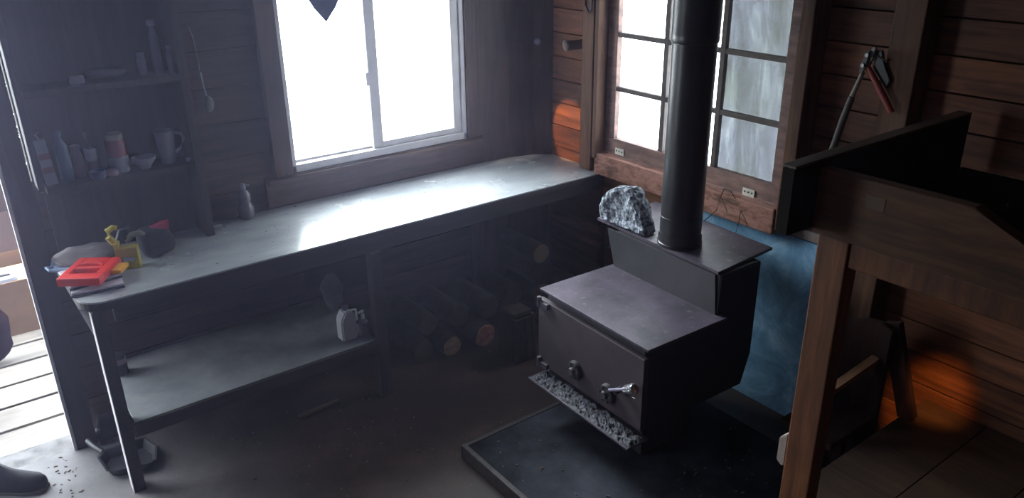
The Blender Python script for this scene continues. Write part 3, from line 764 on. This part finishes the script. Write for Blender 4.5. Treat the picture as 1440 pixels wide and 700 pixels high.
# ------------------------------------------------------------------ bolt cutter on the wall
t = thing('bolt_cutter', 'long bolt cutter with grey and red handles hanging on the wall', 'bolt cutter', (2.67, 1.44, 1.2))
X = 2.575
bm = B(); prism(bm, [(1.418, 1.570), (1.430, 1.572), (1.440, 1.545), (1.452, 1.500), (1.438, 1.492), (1.424, 1.53)], 'x', X-.006, X+.006, .002); obj('jaw', bm, plain('cutter_steel', (.16, .15, .15), .5, .4, var=.4), t)
bm = B(); prism(bm, [(1.432, 1.560), (1.446, 1.556), (1.462, 1.490), (1.450, 1.478), (1.436, 1.51)], 'x', X-.016, X-.0065, .002); obj('jaw', bm, RUST, t)
for yy, zz in ((1.437, 1.545), (1.447, 1.510)):
    bm = B(); tube(bm, [(X-.023, yy, zz), (X-.0165, yy, zz)], .0065, 12); obj('bolt', bm, plain('bolt_steel', (.30, .29, .28), .4, .5), t)
bm = B(); tube(bm, [(X-.006, 1.450, 1.485), (X-.006, 1.475, 1.400)], [.007, .009], 12); obj('handle', bm, plain('worn_handle', (.20, .17, .15), .6), t, True)
bm = B(); tube(bm, [(X-.005, 1.476, 1.397), (X+.0, 1.497, 1.32), (X+.01, 1.528, 1.19)], [.011, .012, .012], 12); obj('grip', bm, GREYH, t, True)
bm = B(); tube(bm, [(X-.004, 1.436, 1.505), (X-.004, 1.395, 1.455), (X+.0, 1.330, 1.368)], [.008, .011, .011], 12); obj('red_handle', bm, REDH, t, True)
bm = B(); tube(bm, [(2.582, 1.385, 1.53), (2.601, 1.385, 1.53)], .004, 8); tube(bm, [(2.582, 1.385, 1.53), (2.582, 1.425, 1.545)], .003, 8); obj('hook', bm, RUST, t)
bm = B(); prism(bm, [(1.405, 1.56), (1.425, 1.56), (1.425, 1.50), (1.37, 1.44), (1.36, 1.47), (1.393, 1.52)], 'x', 2.583, 2.5995, .002); obj('shadow_pad', bm, BLACKP, t)  # black sheet in place of the shadow behind the handles

# ------------------------------------------------------------------ bunk at right
t = thing('bunk_bed', 'rough brown wooden bunk with high rimmed top filling the right side', 'bunk bed', (2.2, .3, 0))
bm = B(); prism(bm, [(1.088, 1.212), (1.088, 1.386), (.706, 1.386), (.52, 1.30), (-.9, 1.30), (-.9, 1.212)], 'x', 1.80, 1.84, .002)
fb = obj('front_board', bm, BUNK_Y, t)
bm = B(); box(bm, 1.7985, 1.7998, .905, .955, 1.318, 1.352); obj('pencil_mark', bm, plain('faint_mark', (.085, .045, .03), .6), fb)
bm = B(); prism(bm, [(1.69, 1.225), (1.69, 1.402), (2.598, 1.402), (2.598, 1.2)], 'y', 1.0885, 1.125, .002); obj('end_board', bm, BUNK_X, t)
bm = B(); box(bm, 1.69, 2.598, 1.087, 1.127, 1.4025, 1.410, .002); obj('end_cap', bm, wood('end_cap_wood', (.05, .035, .028), (.12, .085, .07), 'X', .4, var=.1), t)
bm = B()
for k in range(10): box(bm, 1.841, 2.60, 1.08-.2*(k+1)+.004, 1.08-.2*k, 1.215, 1.235, .002)
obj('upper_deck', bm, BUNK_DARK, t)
bm = B(); box(bm, 1.808, 1.85, -.9, .978, 1.142, 1.2095, .005); obj('side_rail', bm, BUNK_Z, t)
bm = B(); box(bm, 1.802, 1.862, .980, 1.068, 0, 1.2115, .004); po = obj('post', bm, BUNK_Z, t)
bm = B(); box(bm, 1.802, 1.862, -.9, -.82, 0, 1.2115, .004); obj('post', bm, BUNK_Z, t)
bm = B()
for k in range(9): box(bm, 1.87, 2.698, 1.075-.22*(k+1)+.003, 1.075-.22*k, .300, .328, .002)
obj('lower_deck', bm, wood('lower_deck_boards', (.022, .011, .007), (.065, .034, .020), 'Y', .6, var=.25), t)
bm = B(); box(bm, 1.863, 1.869, -.9, 1.07, .25, .326); obj('lower_rail', bm, BUNK_Y, t)
# small pale wooden turn-block screwed to the post
bm = B(); prism(bm, [(1.069, .575), (1.098, .545), (1.098, .465), (1.080, .452), (1.069, .46)], 'x', 1.806, 1.835, .003)
o = obj('turn_block', bm, PALEWOOD, t)
# pale block at the foot of the post
bm = B(); box(bm, 1.64, 1.80, 1.00, 1.10, .0590, .15, .006); 
o = simple('wood_offcut', bm, PALEWOOD, 'pale wood offcut at the foot of the bunk post', 'offcut', False)
# dark arched panel, strip and short board behind the bunk post
t = thing('arched_chair', 'dark wooden chair with arched back standing between stove and bunk', 'chair', (2.35, 1.22, 0))
bm = B()
ar = [(1.335, .0), (1.335, .54), (1.318, .60), (1.285, .645), (1.23, .672), (1.17, .680), (1.13, .665), (1.135, .0)]
prism(bm, ar, 'x', 2.46, 2.485, .003); obj('chair_back', bm, DARKRED, t)
bm = B(); tube(bm, [(2.20, 1.275, .40), (2.43, 1.15, .60)], .014, 8); bm.free()
bm = B()
a, b_ = Vector((2.16, 1.255, .395)), Vector((2.459, 1.17, .54))
dd = (b_-a).normalized(); sd = dd.cross(Vector((0, 0, 1))).normalized()*.016; upv = Vector((0, 0, .010))
v8 = [bm.verts.new(p) for p in (a-sd-upv, a+sd-upv, a+sd+upv, a-sd+upv, b_-sd-upv, b_+sd-upv, b_+sd+upv, b_-sd+upv)]
for f in ((0,1,2,3),(4,7,6,5),(0,4,5,1),(1,5,6,2),(2,6,7,3),(3,7,4,0)): bm.faces.new([v8[i] for i in f])
obj('chair_arm', bm, ARMW, t)
bm = B(); box(bm, 2.39, 2.42, 1.20, 1.235, .0, .3, .002); obj('leg', bm, DARKRED, t)
bm = B(); box(bm, 2.18, 2.459, 1.13, 1.33, .30, .325, .003); obj('seat', bm, DARKRED, t)
# leaning short dark board on the lower bunk
bm = B(); Tm = Matrix.Translation((2.50, 1.045, .331)) @ Matrix.Rotation(-.33, 4, 'X')
box(bm, 0, .03, -.030, .030, .012, .36, .003); bm.transform(Tm)
simple('leaning_slat', bm, DARKRED, 'short dark slat leaning on the lower bunk by the glowing wall', 'slat', False)

# ------------------------------------------------------------------ under the counter
def log(x, z, r, y0, y1, endm, label, group='split logs under the counter', dx=0, dz=0):
    t = thing('firewood_log', label, 'log', (x, (y0+y1)/2, z-r), 0, group)
    bm = B(); seg = 22
    rings = []
    for j in range(7):
        f_ = j/6
        rings.append([bm.verts.new((x+dx*f_+math.cos(a)*r*(1+.13*noise.noise(Vector((math.cos(a)*1.5+x*9, math.sin(a)*1.5, f_*1.5)))), y0+(y1-y0)*f_, z+dz*f_+math.sin(a)*r*(1+.13*noise.noise(Vector((math.cos(a)*1.5+x*9, math.sin(a)*1.5, f_*1.5)))))) for a in [2*PI*k/seg for k in range(seg)]])
    for r0, r1 in zip(rings, rings[1:]):
        for k in range(seg): bm.faces.new((r0[k], r0[(k+1) % seg], r1[(k+1) % seg], r1[k]))
    bm.faces.new(rings[-1])
    # inner ring for the end
    inner = [v.co.copy() for v in rings[0]]
    bmesh.ops.recalc_face_normals(bm, faces=bm.faces[:])
    obj('bark', bm, BARK, t, True)
    bm = B(); c0 = Vector((x, y0, z))
    vs = [bm.verts.new(c0+(p-c0)*.985+Vector((0, -.001, 0))) for p in inner]; vs3 = [bm.verts.new(c0+(p-c0)*.93+Vector((0, -.005, 0))) for p in inner]
    for k in range(seg): bm.faces.new((vs[k], vs[(k+1) % seg], vs3[(k+1) % seg], vs3[k]))
    bm.faces.new(vs3); bmesh.ops.recalc_face_normals(bm, faces=bm.faces[:])
    obj('cut_end', bm, endm, t)
    return t
log(1.945, .076, .058, 2.835, 3.20, LOGEND, 'log with a bright reddish cut end, nearest the crate on the floor')
log(1.775, .060, .050, 2.87, 3.22, LOGEND2, 'log with a yellowish cut end, second on the floor from the crate')
log(1.64, .058, .055, 2.92, 3.24, plain('dull_end', (.055, .04, .035), .8), 'dark-ended log on the floor nearest the counter middle post')
log(1.70, .166, .052, 2.96, 3.24, plain('dull_end2', (.04, .03, .028), .8), 'dark log resting on the second row, left end of pile')
log(1.86, .172, .055, 2.93, 3.24, BARK, 'dark log on the second row above the reddish-ended log')
log(2.14, .07, .065, 2.90, 3.18, BARK, 'dark log on the floor behind the crate')
log(2.02, .185, .058, 2.90, 3.18, BARK, 'dark log on the second row above the crate top')
log(2.17, .205, .055, 2.90, 3.16, BARK, 'dark log on the second row behind the stove left side')
log(2.33, .06, .055, 2.86, 3.12, plain('dull_end3', (.07, .04, .03), .8), 'dark log on the floor below the stove-side pile')
log(2.32, .18, .058, 2.86, 3.12, plain('dull_end4', (.10, .05, .035), .8), 'brown-ended log second up beside the stove upper plate')
log(2.31, .30, .055, 2.86, 3.12, BARK, 'dark log third up beside the wall under the counter')
log(2.30, .42, .050, 2.84, 3.12, plain('ochre_end', (.12, .08, .035), .8), 'ochre-ended log at the top of the pile by the wall')
# crate of kindling
t = thing('wooden_crate', 'small dark slatted crate standing on floor left of the stove', 'crate', (2.02, 2.68, 0), 0)
bm = B()
for (x0, x1, y0, y1) in ((1.965, 1.98, 2.62, 2.75), (2.075, 2.09, 2.62, 2.75)):
    box(bm, x0, x1, y0, y1, 0.001, .24, .002)
obj('side_panel', bm, CRATEW, t)
bm = B(); 
for k in range(2): box(bm, 1.981+.048*k, 2.026+.048*k, 2.622, 2.634, 0.001, .235, .002)
obj('front_slats', bm, CRATEW, t)
bm = B(); box(bm, 1.981, 2.074, 2.735, 2.748, 0.001, .235, .002); obj('back_panel', bm, CRATEW, t)
bm = B(); box(bm, 1.975, 2.08, 2.64, 2.73, .2405, .262, .004); obj('lid', bm, CRATEW, t)
bm = B(); tube(bm, [(2.035, 2.618, .11), (2.035, 2.621, .11)], .007, 10); tube(bm, [(2.035, 2.618, .13), (2.035, 2.621, .13)], .005, 10); obj('nail', bm, CHROME, t)

# jugs on the lower shelf
SZ = .2955
t = thing('plastic_jug', 'cloudy white plastic jug at the right end of lower shelf', 'jug', (1.24, 2.86, SZ))
bm = B(); prism(bm, [(1.206, 0+SZ), (1.276, 0+SZ), (1.276, .115+SZ), (1.252, .140+SZ), (1.228, .140+SZ), (1.206, .100+SZ)], 'y', 2.835, 2.895, .006); obj('body', bm, WHITE_P, t, True)
bm = B(); tube(bm, [(1.262, 2.865, SZ+.128), (1.288, 2.865, SZ+.125), (1.290, 2.865, SZ+.075), (1.277, 2.865, SZ+.06)], .006, 8); obj('handle', bm, WHITE_P, t, True)
bm = B(); lathe(bm, [(.014, 0), (.014, .016)], 1.24, 2.865, SZ+.1405, 16); obj('cap', bm, DIM_WHITE, t, True)
t = thing('pump_bottle', 'small clear pump bottle with white pump beside the plastic jug', 'bottle', (1.312, 2.84, SZ))
bm = B(); lathe(bm, [(.020, 0), (.022, .006), (.022, .07), (.009, .085)], 1.308, 2.84, SZ, 20); obj('body', bm, GLASSB, t, True)
bm = B(); lathe(bm, [(.008, 0), (.008, .02), (.004, .022), (.004, .035)], 1.308, 2.84, SZ+.0855, 14); tube(bm, [(1.312, 2.84, SZ+.122), (1.285, 2.835, SZ+.120)], .005, 8); obj('pump', bm, WHITE_P, t, True)
# pale cloth hanging behind
bm = blob((1.30, 3.12, SZ+.108), (.05, .03, .10), 3, .03, 13, .8)
tag(obj('cloth_bundle', bm, plain('grey_cloth', (.13, .13, .15), .9), smooth=True), 'pale grey cloth bundle standing on lower shelf behind the jug', 'cloth')
# stick on the floor
bm = B(); box(bm, -.095, .095, -.012, .012, 0, .014, .003); bm.transform(Matrix.Translation((1.07, 2.855, .001)) @ Matrix.Rotation(.05, 4, 'Z'))
simple('split_stick', bm, STICK, 'thin pale split stick lying on the floor below the shelf', 'stick', False)
# black tray near the doorway, boot behind leg
t = thing('roller_tray', 'shallow black plastic tray with handle on the floor behind counter leg', 'tray', (.30, 2.96, 0))
def traymesh(bm):
    o_ = [(.222, 3.03), (.232, 2.93), (.262, 2.905), (.372, 2.875), (.398, 2.885), (.425, 2.97), (.40, 3.06), (.25, 3.07)]
    cx = sum(p[0] for p in o_)/len(o_); cy_ = sum(p[1] for p in o_)/len(o_)
    def ring(s, z): return [bm.verts.new((cx+(p[0]-cx)*s, cy_+(p[1]-cy_)*s, z)) for p in o_]
    R0 = [ring(.82, .001), ring(.97, .034), ring(1.04, .036), ring(1.04, .041), ring(.95, .040), ring(.80, .006)]
    m_ = len(o_)
    for a_, b2 in zip(R0, R0[1:]):
        for k in range(m_): bm.faces.new((a_[k], a_[(k+1) % m_], b2[(k+1) % m_], b2[k]))
    bm.faces.new(R0[0][::-1]); bm.faces.new(R0[-1]); bmesh.ops.recalc_face_normals(bm, faces=bm.faces[:])
bm = B(); traymesh(bm); obj('pan', bm, BLACKP, t, False)
bm = B(); tube(bm, [(.245, 3.065, .036), (.225, 3.11, .045), (.212, 3.16, .05)], [.010, .012, .013], 12); obj('handle', bm, BLACKP, t, True)
def shoe(cx, cy, rz, label, name, ml, L=.27, hgt=.11, h0=0):
    t = thing(name, label, 'boot', (cx, cy, h0), rz)
    T_ = Matrix.Translation((cx, cy, h0)) @ Matrix.Rotation(rz, 4, 'Z')
    secs = [(-.5, .030, .15), (-.42, .036, 1.0), (-.25, .037, 1.0), (-.10, .037, .85), (.05, .040, .62), (.22, .045, .50), (.38, .042, .42), (.47, .028, .33), (.50, .012, .26)]
    bm = B(); rings = []
    for fx, w, hh in secs:
        rings.append([bm.verts.new((fx*L, math.cos(a)*w, .018+max(0, math.sin(a))*hgt*hh if math.sin(a) > 0 else .018)) for a in [2*PI*k/16 for k in range(16)]])
    for a_, b2 in zip(rings, rings[1:]):
        for k in range(16): bm.faces.new((a_[k], a_[(k+1) % 16], b2[(k+1) % 16], b2[k]))
    bm.faces.new(rings[0][::-1]); bm.faces.new(rings[-1]); bmesh.ops.recalc_face_normals(bm, faces=bm.faces[:])
    bm.transform(T_); obj('upper', bm, ml, t, True)
    bm = B(); prism(bm, [(-.51*L, -.032), (-.3*L, -.036), (0, -.036), (.25*L, -.046), (.42*L, -.040), (.515*L, -.015), (.515*L, .015), (.42*L, .040), (.25*L, .046), (0, .036), (-.3*L, .036), (-.51*L, .032)], 'z', .001, .0178, .002); bm.transform(T_); obj('sole', bm, SOLE, t)
    return t, T_
shoe(-.075, 3.085, -.60, 'dark leather boot whose toe pokes in at the doorway corner', 'leather_boot', BOOTM, .26, .12)
t, T_ = shoe(.36, 3.21, .1, 'dark boot behind the counter leg near black tray', 'leather_boot', BOOTM, .22, .10)
# dark jar with pale band beneath counter behind leg
t = thing('storage_tin', 'dark tin with pinkish band on the shelf behind the left leg', 'tin', (.39, 3.17, SZ))
bm = B(); lathe(bm, [(.028, 0), (.030, .004), (.030, .05)], .385, 3.17, SZ, 20); obj('body', bm, BLACKP, t, True)
bm = B(); lathe(bm, [(.030, 0), (.030, .022)], .385, 3.17, SZ+.0505, 20); obj('band', bm, LABEL_PINK, t, True)
bm = B(); lathe(bm, [(.028, 0), (.026, .014)], .385, 3.17, SZ+.073, 20); obj('lid', bm, BLACKP, t, True)
# crumbs and wood chips on floor and hearth: uncountable litter
bm = B()
for i in range(300):
    if random.random() < .55: x, y_, z = random.uniform(1.42, 2.36), random.uniform(1.2, 2.15), .0588
    else: x, y_, z = random.uniform(.35, 1.35), random.uniform(2.0, 2.95), .0008
    if random.random() < .18: x, y_, z = random.uniform(.05, .3), random.uniform(2.88, 3.19), .0008
    if (z > .01 and 1.70 < x < 2.3 and 1.6 < y_ < 2.15) or (x < .45 and y_ > 2.80 and x > .15): continue
    s = random.uniform(.0012, .0042); a = random.random()*6.28
    box(bm, -s*1.6, s*1.6, -s*.6, s*.6, 0, s*.7, 0, Matrix.Translation((x, y_, z)) @ Matrix.Rotation(a, 4, 'Z'))
tag(obj('wood_chips', bm, STICK), 'scattered wood chips and grit on the floor and hearth', 'debris', kind='stuff')

# ------------------------------------------------------------------ light
w = bpy.data.worlds.new('sky'); bpy.context.scene.world = w; w.use_nodes = True
bg = w.node_tree.nodes['Background']; bg.inputs[0].default_value = (.84, .92, 1, 1); bg.inputs[1].default_value = 11.0
def area(name, loc, target, size, power, col, spread=PI, portal=False):
    l = bpy.data.lights.new(name, 'AREA'); l.shape = 'RECTANGLE'; l.size, l.size_y = size
    l.energy = power; l.color = col; l.spread = spread
    if portal: l.cycles.is_portal = True
    o = bpy.data.objects.new(name, l); C.objects.link(o); o.location = loc
    o.rotation_euler = (Vector(target)-Vector(loc)).to_track_quat('-Z', 'Y').to_euler(); return o
area('portal_sliding', (1.72, YA+.09, 1.46), (1.72, 0, 1.46), (1.0, 1.1), 1, (1, 1, 1), portal=True)
area('portal_paned', (2.78, 2.26, 1.48), (0, 2.26, 1.48), (1.1, 1.15), 1, (1, 1, 1), portal=True)
area('portal_door', (-.3, 3.42, 1.0), (-.3, 0, 1.0), (1.1, 2.1), 1, (1, 1, 1), portal=True)
area('window_glare_lamp', (1.72, 3.62, 1.42), (1.66, 2.4, .75), (1.0, .9), 36, (.88, .94, 1), math.radians(75))  # lamp added outside the window to strengthen the counter reflection
area('room_fill', (-.4, -.7, 2.3), (1.9, 2.0, .6), (1.6, 1.6), 1.8, (1.0, .60, .42))
area('left_fill', (-.5, 1.6, 2.2), (.5, 3.2, 1.4), (.8, .8), 4.0, (.50, .62, 1.0))
# thin blue haze volume added to imitate lens glare near the doorway
bm = B(); box(bm, -8, 5, -3, 9.5, -1, 3.2)
mh = bpy.data.materials.new('glare_haze'); mh.use_nodes = True
nh = mh.node_tree; nh.nodes.clear()
vo = nh.nodes.new('ShaderNodeOutputMaterial'); vs_ = nh.nodes.new('ShaderNodeVolumeScatter')
vs_.inputs['Color'].default_value = (.66, .66, 1, 1); vs_.inputs['Density'].default_value = .030; vs_.inputs['Anisotropy'].default_value = .45
tc = nh.nodes.new('ShaderNodeTexCoord'); sx_ = nh.nodes.new('ShaderNodeSeparateXYZ'); nh.links.new(tc.outputs['Object'], sx_.inputs[0])
mr_ = nh.nodes.new('ShaderNodeMapRange'); mr_.inputs[1].default_value = .2; mr_.inputs[2].default_value = 1.9
mr_.inputs[3].default_value = .052; mr_.inputs[4].default_value = .003
mz_ = nh.nodes.new('ShaderNodeMapRange'); mz_.inputs[1].default_value = .5; mz_.inputs[2].default_value = 1.9
mz_.inputs[3].default_value = .45; mz_.inputs[4].default_value = 1.5; nh.links.new(sx_.outputs[2], mz_.inputs[0])
mu_ = nh.nodes.new('ShaderNodeMath'); mu_.operation = 'MULTIPLY'
my_ = nh.nodes.new('ShaderNodeMapRange'); my_.inputs[1].default_value = .8; my_.inputs[2].default_value = 2.4; my_.inputs[3].default_value = .05; nh.links.new(sx_.outputs[1], my_.inputs[0])
mo_ = nh.nodes.new('ShaderNodeMapRange'); mo_.inputs[1].default_value = 3.3; mo_.inputs[2].default_value = 3.5; mo_.inputs[3].default_value = 1; mo_.inputs[4].default_value = .02; nh.links.new(sx_.outputs[1], mo_.inputs[0])
mq_ = nh.nodes.new('ShaderNodeMath'); mq_.operation = 'MULTIPLY'
mw_ = nh.nodes.new('ShaderNodeMath'); mw_.operation = 'MULTIPLY'
nh.links.new(sx_.outputs[0], mr_.inputs[0]); nh.links.new(mr_.outputs[0], mu_.inputs[0]); nh.links.new(mz_.outputs[0], mw_.inputs[0]); nh.links.new(my_.outputs[0], mq_.inputs[0]); nh.links.new(mo_.outputs[0], mq_.inputs[1]); nh.links.new(mq_.outputs[0], mw_.inputs[1]); nh.links.new(mw_.outputs[0], mu_.inputs[1]); nh.links.new(mu_.outputs[0], vs_.inputs['Density'])
nh.links.new(vs_.outputs[0], vo.inputs['Volume'])
hz = obj('haze', bm, mh); tag(hz, 'thin bluish haze added as a glare veil by the doorway', 'haze', kind='stuff')
def spot(name, loc, target, power, col, ang, blend=.3, rad=.01):
    l = bpy.data.lights.new(name, 'SPOT'); l.energy = power; l.color = col; l.spot_size = math.radians(ang); l.spot_blend = blend; l.shadow_soft_size = rad
    o = bpy.data.objects.new(name, l); C.objects.link(o); o.location = loc
    o.rotation_euler = (Vector(target)-Vector(loc)).to_track_quat('-Z', 'Y').to_euler(); return o
spot('sun_patch_spot', (1.95, 3.03, 1.50), (2.65, 3.04, .96), 70, (1, .56, .22), 18, .2)  # added indoor spot, imitates a patch of sun on the wall
spot('counter_glint_spot', (1.35, 3.255, 1.20), (2.42, 3.215, .797), 40, (1, .93, .82), 6, .5)  # added spot for the bright strip along the counter back
spot('bunk_glow_spot', (2.25, .80, .95), (2.66, 1.04, .36), 40, (1, .42, .10), 24, 1.0, .03)  # added warm spot standing in for sunlight under the bunk
# high sun on the deck outside
s = bpy.data.lights.new('sun', 'SUN'); s.energy = 3.5; s.color = (1, .95, .86); s.angle = .01
so = bpy.data.objects.new('sun', s); C.objects.link(so); so.rotation_euler = (0, math.radians(-40), 0)

# ------------------------------------------------------------------ camera
cam = bpy.data.cameras.new('camera'); co = bpy.data.objects.new('camera', cam); C.objects.link(co)
cam.sensor_width = 36; cam.lens = 36*1118/1440; cam.clip_start = .05
yaw, pit, rol = math.radians(36.734), math.radians(23.048), math.radians(-.673)
F = Vector((math.sin(yaw)*math.cos(pit), math.cos(yaw)*math.cos(pit), -math.sin(pit)))
rt = Vector((math.cos(yaw), -math.sin(yaw), 0)); up = rt.cross(F)
R1 = math.cos(rol)*rt+math.sin(rol)*up; U1 = -math.sin(rol)*rt+math.cos(rol)*up
co.matrix_world = Matrix(((R1.x, U1.x, -F.x, 0), (R1.y, U1.y, -F.y, 0), (R1.z, U1.z, -F.z, 2.0), (0, 0, 0, 1)))
sc = bpy.context.scene
sc.camera = co
sc.view_settings.view_transform = 'Standard'
sc.view_settings.look = 'None'
sc.view_settings.exposure = 0
sc.cycles.use_denoising = True
sc.cycles.caustics_reflective = False; sc.cycles.caustics_refractive = False
sc.cycles.max_bounces = 8
sc.cycles.diffuse_bounces = 4
sc.cycles.transparent_max_bounces = 12
sc.cycles.sample_clamp_indirect = 4
